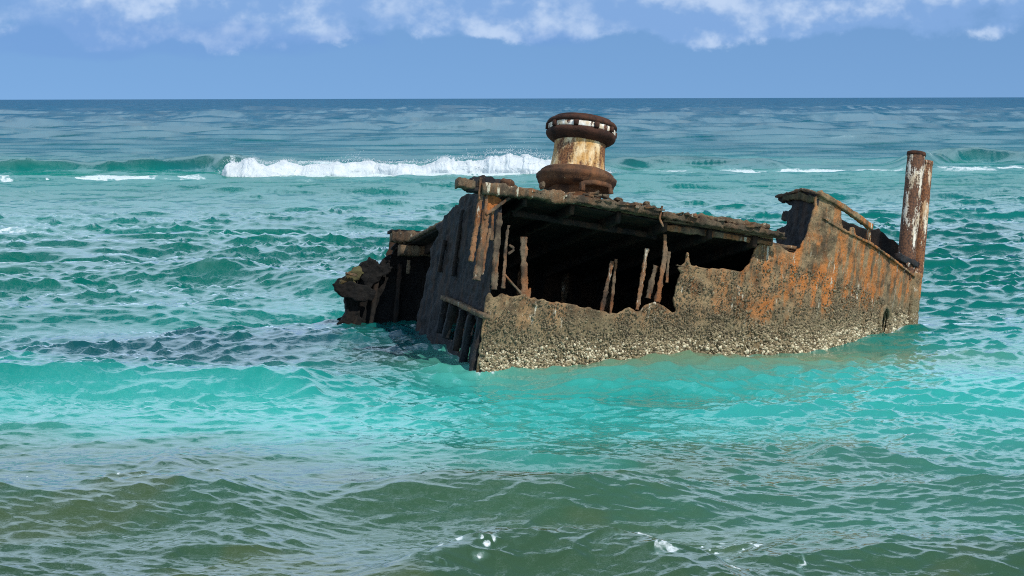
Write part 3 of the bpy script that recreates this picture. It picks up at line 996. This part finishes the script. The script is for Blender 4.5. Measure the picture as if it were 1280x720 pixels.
# barnacle crust low on the side: thousands of small shells, one mass
def barnacles():
    N = 120000
    s = RNG.uniform(0, SMAX, N)
    z = RNG.uniform(-2.6, -0.3, N)
    keep = in_poly(s, z, np.array(poly) + np.array([[0, -0.02]])) & ~in_poly(s, z, hole)
    s, z = s[keep], z[keep]
    P = side_pt(s, z, 0.012)
    wz = l2w(P)[:, 2]
    dens = sstep(wz, 0.70, 0.12) * 0.80 + 0.22
    dens *= 0.25 + 1.1 * sstep(fbm(s / 0.22, z / 0.16, seed=3, octaves=4), 0.40, 0.58)
    kk = (RNG.uniform(0, 1, len(s)) < dens) & (wz > -0.15)
    s, z, P, wz = s[kk], z[kk], P[kk], wz[kk]
    n = len(s)
    r = (0.0035 + 0.006 * RNG.uniform(0, 1, n) + 0.012 * RNG.uniform(0, 1, n) ** 8) * (1 + 0.5 * sstep(wz, 0.5, 0.1))
    Q = side_pt(s, z, 0.02)
    nrm = Q - P
    nrm /= np.linalg.norm(nrm, axis=1)[:, None]
    tx = np.cross(nrm, np.array([0, 0, 1.0]))
    tx /= np.linalg.norm(tx, axis=1)[:, None]
    ty = np.cross(nrm, tx)
    V = []
    for k in range(5):
        a = 2 * math.pi * k / 5 + RNG.uniform(-.3, .3, n)
        rr = r * RNG.uniform(0.8, 1.25, n)
        V.append(P + tx * (rr * np.cos(a))[:, None] + ty * (rr * np.sin(a))[:, None])
    for k in range(3):
        a = 2 * math.pi * k / 3 + RNG.uniform(-.3, .3, n)
        V.append(P + tx * (r * .5 * np.cos(a))[:, None] + ty * (r * .5 * np.sin(a))[:, None] + nrm * (r * RNG.uniform(0.7, 1.3, n))[:, None])
    V = np.stack(V, 1)
    tri = np.array([(0, 1, 5), (1, 6, 5), (1, 2, 6), (2, 3, 6), (3, 7, 6), (3, 4, 7), (4, 0, 5), (4, 5, 7), (5, 6, 7)])
    Fc = (tri[None] + 8 * np.arange(n)[:, None, None]).reshape(-1, 3)
    me = mesh_np('barnacle_crust', V.reshape(-1, 3), None, Fc, smooth=False)
    at = me.attributes.new('tone', 'FLOAT', 'POINT')
    tone = np.clip(RNG.beta(1.6, 2.7, n) * (0.42 + 0.85 * sstep(wz, 0.45, 0.06)), 0, 1)
    at.data.foreach_set('value', np.repeat(tone, 8).astype(np.float32))
    m, t = material('barnacle_shell')
    tn = t.n('ShaderNodeAttribute', {'attribute_name': 'tone'}).outputs['Fac']
    c = t.mix(t.ramp(tn, 0.0, 0.45), (.075, .056, .030), (.26, .205, .115))
    c = t.mix(t.ramp(tn, 0.45, 0.95), c, (.62, .55, .38))
    bs = t.n('ShaderNodeBsdfPrincipled', None, Base_Color=c, Roughness=0.9)
    t.n('ShaderNodeOutputMaterial', None, Surface=bs.outputs[0])
    o = link('barnacle_crust', me, m, wreck)
    o['kind'] = 'stuff'
    o['label'] = 'pale barnacles crusting the foot of the hull'


barnacles()

# ------------------------------------------------------------------ port shell (far side), closes the dark hold
_pp = proj(l2w(port_pt(_gs.ravel(), _gz.ravel())))


def port_uv(px, py):
    i = np.argmin((_pp[:, 0] - px) ** 2 + (_pp[:, 1] - py) ** 2)
    return (_gs.ravel()[i], _gz.ravel()[i])


pp = [(-0.1, -2.6), (-0.1, 0.04), (2.0, 0.06), (4.2, 0.05), (4.9, 0.05)] + [port_uv(*q) for q in ((1030, 268), (1050, 275), (1072, 283), (1086, 288), (1097, 286), (1108, 296), (1120, 305), (1128, 316), (1139, 322))] + [(SMAX, 0.04), (SMAX, -2.6)]
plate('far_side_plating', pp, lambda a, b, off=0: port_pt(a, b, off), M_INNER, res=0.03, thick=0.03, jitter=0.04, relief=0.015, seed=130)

# frames still standing against the far side, dim inside the hold
for i_, sx_ in enumerate((0.55, 1.25, 1.95, 2.65, 3.35, 4.05)):
    bar('inner_frame', [port_pt(sx_, -0.08, -0.10), port_pt(sx_, -0.7, -0.10), port_pt(sx_, -1.5, -0.10)], 0.09, 0.05, (1, 0, 0), M_RIB, seed=640 + i_, step=0.02, ragged=True)

# stem bar where the two sides meet
sp0, sp1 = side_pt(SMAX + 0.03, 0.02), side_pt(SMAX + 0.03, -1.6)
sp0[1] = sp1[1] = CENTRE
bar('stem_bar', [on_plane(1143, 343, 1, CENTRE - 0.03), on_plane(1140, 385, 1, CENTRE - 0.03), on_plane(1135, 440, 1, CENTRE - 0.03)], 0.17, 0.16, (1, 0, 0), M_SIDE, seed=8)

# ------------------------------------------------------------------ aft bulkhead (shaded, facing left)
bx = 0.0
bp = px_plane([(600, 500), (599, 440), (608, 385), (616, 330), (622, 285), (626, 244), (618, 237), (600, 236), (590, 241), (578, 245), (574, 250), (575, 253), (566, 259), (563, 264),
               (556, 269), (556, 273), (547, 280), (544, 283), (549, 291), (545, 300), (537, 312), (540, 325), (533, 345), (528, 372), (521, 400), (514, 440), (530, 480)], 0, bx)
slot = []
for (x0, x1, yt, yb) in ((559, 564, 381, 414), (568, 577, 385, 425), (581, 587, 391, 440), (590, 598, 396, 452)):
    slot.append(px_plane([(x0, yt), (x1, yt + 2), (x1 - 12, yb), (x0 - 11, yb)], 0, bx))
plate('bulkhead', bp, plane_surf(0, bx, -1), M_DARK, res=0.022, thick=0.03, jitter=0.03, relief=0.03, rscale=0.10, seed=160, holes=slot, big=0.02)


def on_bulk(px, py, off=0.0):
    return on_plane(px, py, 0, bx - off)


# ledge and posts low on the bulkhead
bar('ledge', [on_bulk(555, 372, .06), on_bulk(575, 380, .06), on_bulk(608, 396, .06)], 0.10, 0.06, (1, 0, 0), M_DECK, seed=11)
for i, (a, b, c, d) in enumerate(((557, 376, 549, 416), (566, 381, 556, 422), (579, 388, 569, 438), (589, 394, 578, 454), (601, 398, 590, 468))):
    bar('bulkhead_post', [on_bulk(a, b, .05), on_bulk(c, d, .05)], 0.075, 0.09, (0, 1, 0), M_DARK, seed=20 + i)
# stiffeners rusting on the upper bulkhead and the last strips of side shell aft of it
for i, (pts, wd, mat) in enumerate((
        ([(601, 243), (596, 280), (588, 327)], 0.060, M_RIB),
        ([(607, 262), (604, 300), (596, 350)], 0.085, M_RIB),
        ([(612, 286), (608, 310), (602, 344)], 0.035, M_RIB))):
    bar('bulkhead_stiffener', [on_side(*q) for q in pts], wd, 0.05, (1, 0, 0), mat, seed=30 + i, step=0.012, rough=0.012, ragged=True)
bar('bulkhead_stiffener', [on_bulk(556, 300, .03), on_bulk(549, 340, .03)], 0.05, 0.05, (0, 1, 0), M_DARK, seed=37)
bar('bulkhead_stiffener', [on_bulk(578, 262, .03), on_bulk(566, 345, .03)], 0.05, 0.05, (0, 1, 0), M_DARK, seed=38)
# gusset plate glowing orange under the deck corner, with its brace
M_ORANGE = rust_mat('orange_rust_plate', (.16, .055, .018), (.34, .12, .032), (.46, .16, .035), 0.6, bump=0.6, pale=(.36, .27, .17), pale_amt=0.0)
gp = [side_uv(*q) for q in ((606, 242), (618, 243), (628, 250), (624, 258), (607, 268))]
plate('gusset_plate', gp, side_pt, M_ORANGE, res=0.015, thick=0.02, jitter=0.012, seed=190)
bar('brace', [on_side(636, 248, .03), on_side(606, 268, .03)], 0.035, 0.035, (0, 0, 1), M_RIB, seed=41)
bar('corner_post', [on_side(601, 222, .02), on_side(598, 250, .02)], 0.03, 0.03, (1, 0, 0), M_RIB, seed=42)
bar('corner_post', [on_side(609, 238, .01), on_side(606, 275, .01)], 0.035, 0.05, (1, 0, 0), M_RIB, seed=43)

# ------------------------------------------------------------------ frames standing in the torn opening
frames = [
    ([(626, 266), (622, 285), (619, 320), (617, 362)], 0.055, 0.0, (1.0, 1.1)),
    ([(635, 282), (632, 310), (628, 360)], 0.030, 0.02, (0.9, 1.0)),
    ([(617, 263), (615, 300)], 0.028, -0.03, (1, 1.2)),
    ([(656, 296), (657, 330), (657, 374)], 0.075, -0.05, (0.8, 1.0)),
    ([(664, 360), (661, 374)], 0.05, -0.05, (0.3, 1.2)),
    ([(812, 310), (807, 345), (800, 388)], 0.045, -0.08, (1.0, 0.9)),
    ([(825, 331), (820, 352), (815, 372)], 0.075, -0.14, (0.7, 0.8)),
    ([(834, 293), (833, 320), (828, 350), (823, 378)], 0.075, -0.05, (0.5, 0.8)),
    ([(841, 314), (837, 352)], 0.035, -0.10, (1, 0.7)),
    ([(783, 322), (776, 360), (768, 392)], 0.04, -0.45, (1, 1)),
    ([(790, 318), (783, 390)], 0.03, -0.5, (1, 1)),
]
for i, (pts, wd, off, tp) in enumerate(frames):
    bar('hull_frame', [on_side(a, b, off) for a, b in pts], wd * 1.25, 0.025, (1, 0, 0), M_RIB, seed=50 + i, step=0.012, rough=0.011, taper=tp, ragged=True)
bar('brace', [on_side(630, 343, -.02), on_side(653, 369, -.02)], 0.025, 0.025, (0, 0, 1), M_RIB, seed=71)
bar('torn_strip', [on_side(636, 306, 0), on_side(642, 312, .02), on_side(635, 318, 0)], 0.03, 0.02, (0, 0, 1), M_RIB, seed=72)
bar('torn_strip', [on_side(847, 331, -.02), on_side(885, 337, -.02)], 0.012, 0.03, (0, 0, 1), M_DECK, seed=73)

# ------------------------------------------------------------------ deck
dp = [(0.05, -0.10), (0.6, -0.14), (1.5, -0.10), (2.4, -0.05), (3.2, 0.0), (3.88, 0.08), (3.98, 0.42), (4.5, 0.5), (5.0, 0.68), (6.0, 1.35), (6.9, 2.25), (7.1, 2.44), (6.9, 2.7), (6.0, 3.6), (5.0, 4.45), (4.2, 4.75), (2, 4.95), (0.06, 5.02), (0.07, 3), (0.05, 1)]
plate('deck', dp, plane_surf(2, 0.0, 1), M_DECK, res=0.03, thick=0.05, jitter=0.025, relief=0.02, seed=210)
plate('deck_shade_sheet', [(max(a, 0.10), min(max(b, 0.08), 4.85)) for a, b in dp], plane_surf(2, -0.058, 1), M_INNER, res=0.045, thick=0.02, jitter=0.02, relief=0.008, seed=212)  # added near-black sheet, its colour stands for the shade under the deck

def on_edge(px, py, y=-0.14):
    return on_plane(px, py, 1, y)


# deck edge: crusted beam along the sheer, in three rusted lengths
edges = [([(602, 236), (625, 238), (648, 241)], 0.145, 0.15, M_DECK), ([(646, 241), (680, 245), (704, 248)], 0.13, 0.14, M_DECK), ([(702, 248), (729, 251)], 0.105, 0.13, M_DECKDK),
         ([(727, 251), (760, 256), (790, 260)], 0.10, 0.12, M_DECKDK), ([(788, 260), (825, 266)], 0.095, 0.12, M_DECKDK),
         ([(826, 269), (870, 277), (902, 282.5)], 0.075, 0.16, M_DECKDK), ([(900, 282), (940, 289), (978, 295)], 0.065, 0.16, M_DECKDK)]
for i, (pts, hgt_, dep, mt) in enumerate(edges):
    bar('deck_edge_beam', [on_edge(a, b, -0.12 + 0.012 * i) for a, b in pts], hgt_, dep, (0, 0, 1), mt, seed=80 + i, rough=0.028, ragged=True)
bar('deck_edge_beam', [on_edge(830, 276, -.04), on_edge(900, 286, -.03), on_edge(982, 299, 0.0)], 0.03, 0.06, (0, 0, 1), M_DECKDK, seed=188)
# flakes of plating curling off the edge
rf = random.Random(12)
for i in range(26):
    a = rf.uniform(610, 975)
    b = np.interp(a, [600, 727, 982], [232, 247, 290])
    L_ = rf.uniform(5, 16)
    bar('torn_strip', [on_edge(a, b + rf.uniform(-1, 2), -0.13), on_edge(a + L_, b + L_ * 0.16 + rf.uniform(-3.0, 1.5), -0.17)], rf.uniform(0.015, 0.04), rf.uniform(0.02, 0.05), (0, 0, 1), rf.choice((M_DECK, M_DECKDK, M_RIB)), seed=400 + i, ragged=True)
# inner stringer catching the sun under the deck
bar('stringer', [on_edge(832, 285, .10), on_edge(900, 294, .12), on_edge(965, 304, .14)], 0.085, 0.05, (0, 0, 1), M_RIB, seed=86)
bar('stringer', [on_edge(640, 266, .55), on_edge(820, 296, .55)], 0.08, 0.05, (0, 0, 1), M_INNER, seed=87)
for i, xx in enumerate((0.35, 1.0, 1.65, 2.3, 2.95, 3.6)):
    bar('deck_beam', [(xx, 0.02, -0.13), (xx, 2.4, -0.13), (xx, 4.7, -0.13)], 0.14, 0.06, (0, 0, 1), M_INNER, seed=90 + i, step=0.05)
bar('hanging_rod', [on_edge(828, 258, -.15), on_edge(825, 274, -.15), on_edge(829, 284, -.13)], 0.02, 0.02, (1, 0, 0), M_RIB, seed=97)
# torn flap of deck plating on the edge
bar('torn_plate', [on_edge(868, 271, -0.02), on_edge(905, 276, -0.02), on_edge(960, 285, 0.0)], 0.06, 0.12, (0, 0, 1), M_DECK, seed=98, rough=0.03)

# corner of the deck: beam end with pale crust, dark block, mooring stump
bar('beam_end', [on_edge(571, 229, -.05), on_edge(592, 231, -.05)], 0.11, 0.16, (0, 0, 1), M_DECK, seed=101, rough=0.035)
bar('corner_block', [on_edge(587, 231, -.02), on_edge(600, 228, -.02), on_edge(622, 232, -.02)], 0.14, 0.2, (0, 0, 1), M_DARK, seed=102, rough=0.03)
bar('corner_block', [on_edge(585, 236, -.04), on_edge(604, 238, -.04)], 0.07, 0.14, (0, 0, 1), M_DARK, seed=103)
c = on_edge(633, 230, 0.10)
lathe('mooring_stump', [(0.001, 0.06), (0.07, 0.055), (0.105, 0.03), (0.11, 0.0), (0.085, -0.03), (0.09, -0.1)], M_CAPBASE, c, dent=0.02, seed=3, seg=32)

# loose rust and stubs along the deck by the capstan
rr_ = random.Random(5)
for i, (a, b, sx, sz) in enumerate(((659, 240, .04, .02), (678, 232, .03, .055), (709, 246, .06, .03), (744, 244, .07, .03), (757, 246, .05, .03), (773, 250, .06, .025),
                                    (797, 256, .07, .02), (808, 255, .04, .03), (690, 243, .05, .02))):
    lump('rust_lump', on_edge(a, b, -0.03), (sx, 0.06, sz), M_DECK, seed=110 + i, sub=3)
for i in range(9):
    a = rr_.uniform(696, 765)
    b = 240 + (a - 690) * 0.10 + rr_.uniform(-2, 2)
    an = rr_.uniform(-0.7, 0.7)
    bar('torn_strip', [on_edge(a, b, -0.05), on_edge(a + 14 * math.cos(an), b + 9 * math.sin(an) + 2, -0.10)], 0.022, 0.02, (0, 0, 1), M_DECK, seed=130 + i)

# ------------------------------------------------------------------ capstan
cy_ = 1.30
cb = on_plane(719.0, 240, 1, cy_)
cz = cb[2]
pedestal = lathe('capstan', [(0.40, -cz - 0.02), (0.37, -cz * 0.5), (0.36, 0.02), (0.44, 0.04), (0.47, 0.10)], M_CAPBASE, cb, dent=0.012, seed=1)
pedestal['label'] = 'rusty capstan with flaking cream barrel'
S = 1.0
lathe('base_flange', [(0.36, 0.015), (0.485, 0.05), (0.515, 0.085), (0.53, 0.13), (0.545, 0.145), (0.55, 0.19), (0.53, 0.205), (0.50, 0.215), (0.50, 0.245), (0.47, 0.27), (0.40, 0.295), (0.34, 0.30)],
      M_CAPBASE, cb, pedestal, dent=0.014, seed=11)
lathe('barrel', [(0.385, 0.27), (0.375, 0.33), (0.36, 0.42), (0.35, 0.53), (0.35, 0.64), (0.355, 0.72), (0.33, 0.74)], M_BARREL, cb, pedestal, dent=0.008, seed=21)
tf = lathe('top_flange', [(0.33, 0.665), (0.365, 0.672), (0.42, 0.705), (0.462, 0.74), (0.475, 0.765), (0.478, 0.80), (0.462, 0.812), (0.455, 0.83), (0.455, 0.88), (0.462, 0.895), (0.478, 0.90),
                          (0.48, 0.935), (0.46, 0.96), (0.40, 0.985), (0.395, 1.005), (0.25, 1.03), (0.001, 1.035)], M_CAPDK, cb, pedestal, dent=0.011, seed=31)
lathe('white_band', [(0.457, 0.818), (0.4635, 0.828), (0.4635, 0.884), (0.457, 0.893)], M_WHITE, cb, tf, dent=0.004, seed=41)
for k in range(10):
    a = rad(-82 + 36 * k + random.uniform(-7, 7))
    p = np.array([cb[0] + 0.452 * math.cos(a), cb[1] + 0.452 * math.sin(a), 0])
    q = np.array([cb[0] + 0.492 * math.cos(a), cb[1] + 0.492 * math.sin(a), 0])
    p[2] = q[2] = cb[2] + 0.855
    tdir = (-math.sin(a), math.cos(a), 0)
    bar('bar_socket', [p, q], 0.065, 0.075, tdir, M_CAPDK, seed=200 + k, parent=tf, rough=0.008)
# bracket at its foot
bk = [(728, 239), (728, 229), (743, 228), (762, 233), (764, 243)]
bar('foot_bracket', [on_plane(a, b, 1, cy_ - 0.62) for a, b in bk], 0.05, 0.06, (0, 1, 0), M_CAPBASE, seed=220, parent=pedestal)

# ------------------------------------------------------------------ fore bulwark: transverse plate, rail, stanchions
fx = on_side(1021, 262)[0]
fp = px_plane([(1023, 243), (1016, 240), (1006, 238), (994, 242), (984, 244), (972, 246), (973, 252), (983, 254), (990, 257), (988, 262), (981, 265), (976, 270), (977, 275), (984, 277), (983, 283), (972, 287), (969, 298), (972, 312),
               (985, 320), (996, 320), (1004, 315), (1012, 297), (1017, 277)], 0, fx)
plate('fore_bulkhead', fp, plane_surf(0, fx, -1), M_DARK, res=0.018, thick=0.03, jitter=0.035, jscale=0.06, relief=0.02, seed=240)
M_GREEN = rust_mat('olive_green_steel', (.035, .032, .014), (.095, .090, .038), (.16, .08, .03), 0.3, bump=0.7)  # olive-green tint for the strap and one torn plate
gpl = [on_plane(a, b, 0, fx - 0.03) for a, b in ((980, 248), (1000, 246), (1018, 251))]
bar('green_strap', gpl, 0.09, 0.03, (0, 0, 1), M_GREEN, seed=251, rough=0.02)
rail = [(1003, 239), (1022, 243), (1050, 259), (1075, 276), (1087, 285)]
bar('bulwark_rail', [on_side(a, b, 0.02) if a > 1020 else on_plane(a, b, 0, fx + 0.02) for a, b in rail][1:], 0.075, 0.07, (0, 0, 1), M_SIDE, seed=252, rough=0.012)
bar('top_strap', [on_plane(a, b, 0, fx + 0.0) for a, b in ((973, 247), (990, 243), (1006, 238), (1023, 243))], 0.035, 0.10, (0, 0, 1), M_DECK, seed=253)
bar('stanchion', [on_side(1086, 281, 0.0), on_side(1086, 306, 0.0)], 0.045, 0.05, (1, 0, 0), M_SIDE, seed=254)
bar('deck_line_moulding', [on_side(a, b, 0.025) for a, b in ((1028, 274), (1052, 288), (1086, 306), (1112, 324), (1141, 347))], 0.030, 0.03, (0, 0, 1), M_SIDE, seed=255)
bar('stanchion', [on_side(1136, 330, -0.02), on_side(1137, 350, -0.02)], 0.06, 0.06, (1, 0, 0), M_POST, seed=256)
bar('bow_chock', [on_side(1131, 322, -.1), on_side(1147, 332, -.02)], 0.09, 0.10, (0, 0, 1), M_DARK, seed=257, rough=0.03)

# ------------------------------------------------------------------ twin bow posts
def post(name, b0, t0, dia, y, mat, capm, seed):
    p0, p1 = on_plane(b0[0], b0[1], 1, y), on_plane(t0[0], t0[1], 1, y)
    ax = p1 - p0
    L = np.linalg.norm(ax)
    r = dia / 2
    zs = np.linspace(-0.02, L, 46)
    prof = [(r, zz) for zz in zs] + [(r * 0.98, L + 0.005), (r * 0.72, L + 0.005), (r * 0.70, L - 0.12), (0.001, L - 0.12)]
    o = lathe(name, prof, mat, (0, 0, 0), seg=48, dent=0.008, seed=seed)
    ring = lathe('post_cap', [(r * 0.75, L - 0.045), (r * 1.03, L - 0.045), (r * 1.07, L - 0.03), (r * 1.07, L + 0.012), (r * 0.80, L + 0.02), (r * 0.78, L - 0.03)], capm, (0, 0, 0), o, seg=40, dent=0.008, seed=seed + 3)
    q = Vector(ax).to_track_quat('Z', 'Y')
    o.matrix_local = Matrix.Translation(Vector(p0)) @ q.to_matrix().to_4x4()
    return o


post('bow_post', (1130.5, 350), (1146.0, 193), 0.265, CENTRE - 0.02, M_POST, M_CAPDK, 61)
post('bow_post', (1145.5, 345), (1158.0, 204), 0.20, CENTRE + 0.16, M_POST2, M_POST2, 71)

# ------------------------------------------------------------------ torn port quarter, left of the bulkhead
py_ = 4.75
qp = px_plane([(560, 296), (548, 292), (520, 291), (503, 293), (499, 304), (492, 314), (487, 324), (479, 336), (473, 332), (470, 325), (462, 322), (452, 327), (444, 335), (436, 342), (421, 349),
               (419, 356), (422, 364), (434, 368), (436, 380), (432, 391), (421, 401), (436, 404), (441, 430), (450, 440), (560, 440)], 1, py_)
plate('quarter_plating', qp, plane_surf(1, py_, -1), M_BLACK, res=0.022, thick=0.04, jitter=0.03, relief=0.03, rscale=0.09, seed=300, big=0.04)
for i, pts in enumerate((((489, 295), (515, 296), (543, 300)), ((499, 312), (520, 314), (538, 314)))):
    bar('cross_timber', [on_plane(a, b, 1, py_ - 0.30 + 0.05 * i) for a, b in pts], 0.17 - 0.02 * i, 0.16, (0, 0, 1), M_DECK, seed=310 + i, rough=0.022)
bar('quarter_coaming', [on_plane(a, b, 1, py_ - 0.26) for a, b in ((487, 289), (520, 291), (548, 294))], 0.035, 0.22, (0, 0, 1), M_DARK, seed=313)
bar('hanging_bolt', [on_plane(a, b, 1, py_ - 0.28) for a, b in ((511, 325), (510, 342))], 0.05, 0.05, (1, 0, 0), M_DECK, seed=314)
shards = [
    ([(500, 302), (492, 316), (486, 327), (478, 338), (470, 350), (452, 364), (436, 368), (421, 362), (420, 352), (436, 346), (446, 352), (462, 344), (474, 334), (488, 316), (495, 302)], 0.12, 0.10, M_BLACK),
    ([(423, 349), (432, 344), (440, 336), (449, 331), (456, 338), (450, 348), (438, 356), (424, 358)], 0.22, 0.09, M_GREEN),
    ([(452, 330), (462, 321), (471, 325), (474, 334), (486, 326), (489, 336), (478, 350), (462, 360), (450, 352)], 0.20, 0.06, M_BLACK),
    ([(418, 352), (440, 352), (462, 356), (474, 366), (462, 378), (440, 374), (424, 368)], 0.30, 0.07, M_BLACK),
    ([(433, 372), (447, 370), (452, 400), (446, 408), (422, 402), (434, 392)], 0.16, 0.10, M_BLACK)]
for i, (pg, dd, thk_, mt) in enumerate(shards):
    plate('torn_plate', px_plane(pg, 1, py_ - dd), plane_surf(1, py_ - dd, -1), mt, res=0.022, thick=thk_, jitter=0.07, jscale=0.08, relief=0.035, rscale=0.045, seed=320 + 9 * i)
bar('torn_strip', [on_plane(a, b, 1, py_ - 0.30) for a, b in ((432, 341), (446, 344))], 0.03, 0.03, (0, 0, 1), M_DECK, seed=330)
for i, (a0, b0, a1, b1) in enumerate(((448, 372, 441, 415), (470, 350, 462, 418), (500, 330, 492, 418))):
    bar('quarter_frame', [on_plane(a0, b0, 1, py_ - 0.10), on_plane(a1, b1, 1, py_ - 0.10)], 0.06, 0.10, (1, 0, 0), M_INNER, seed=340 + i)
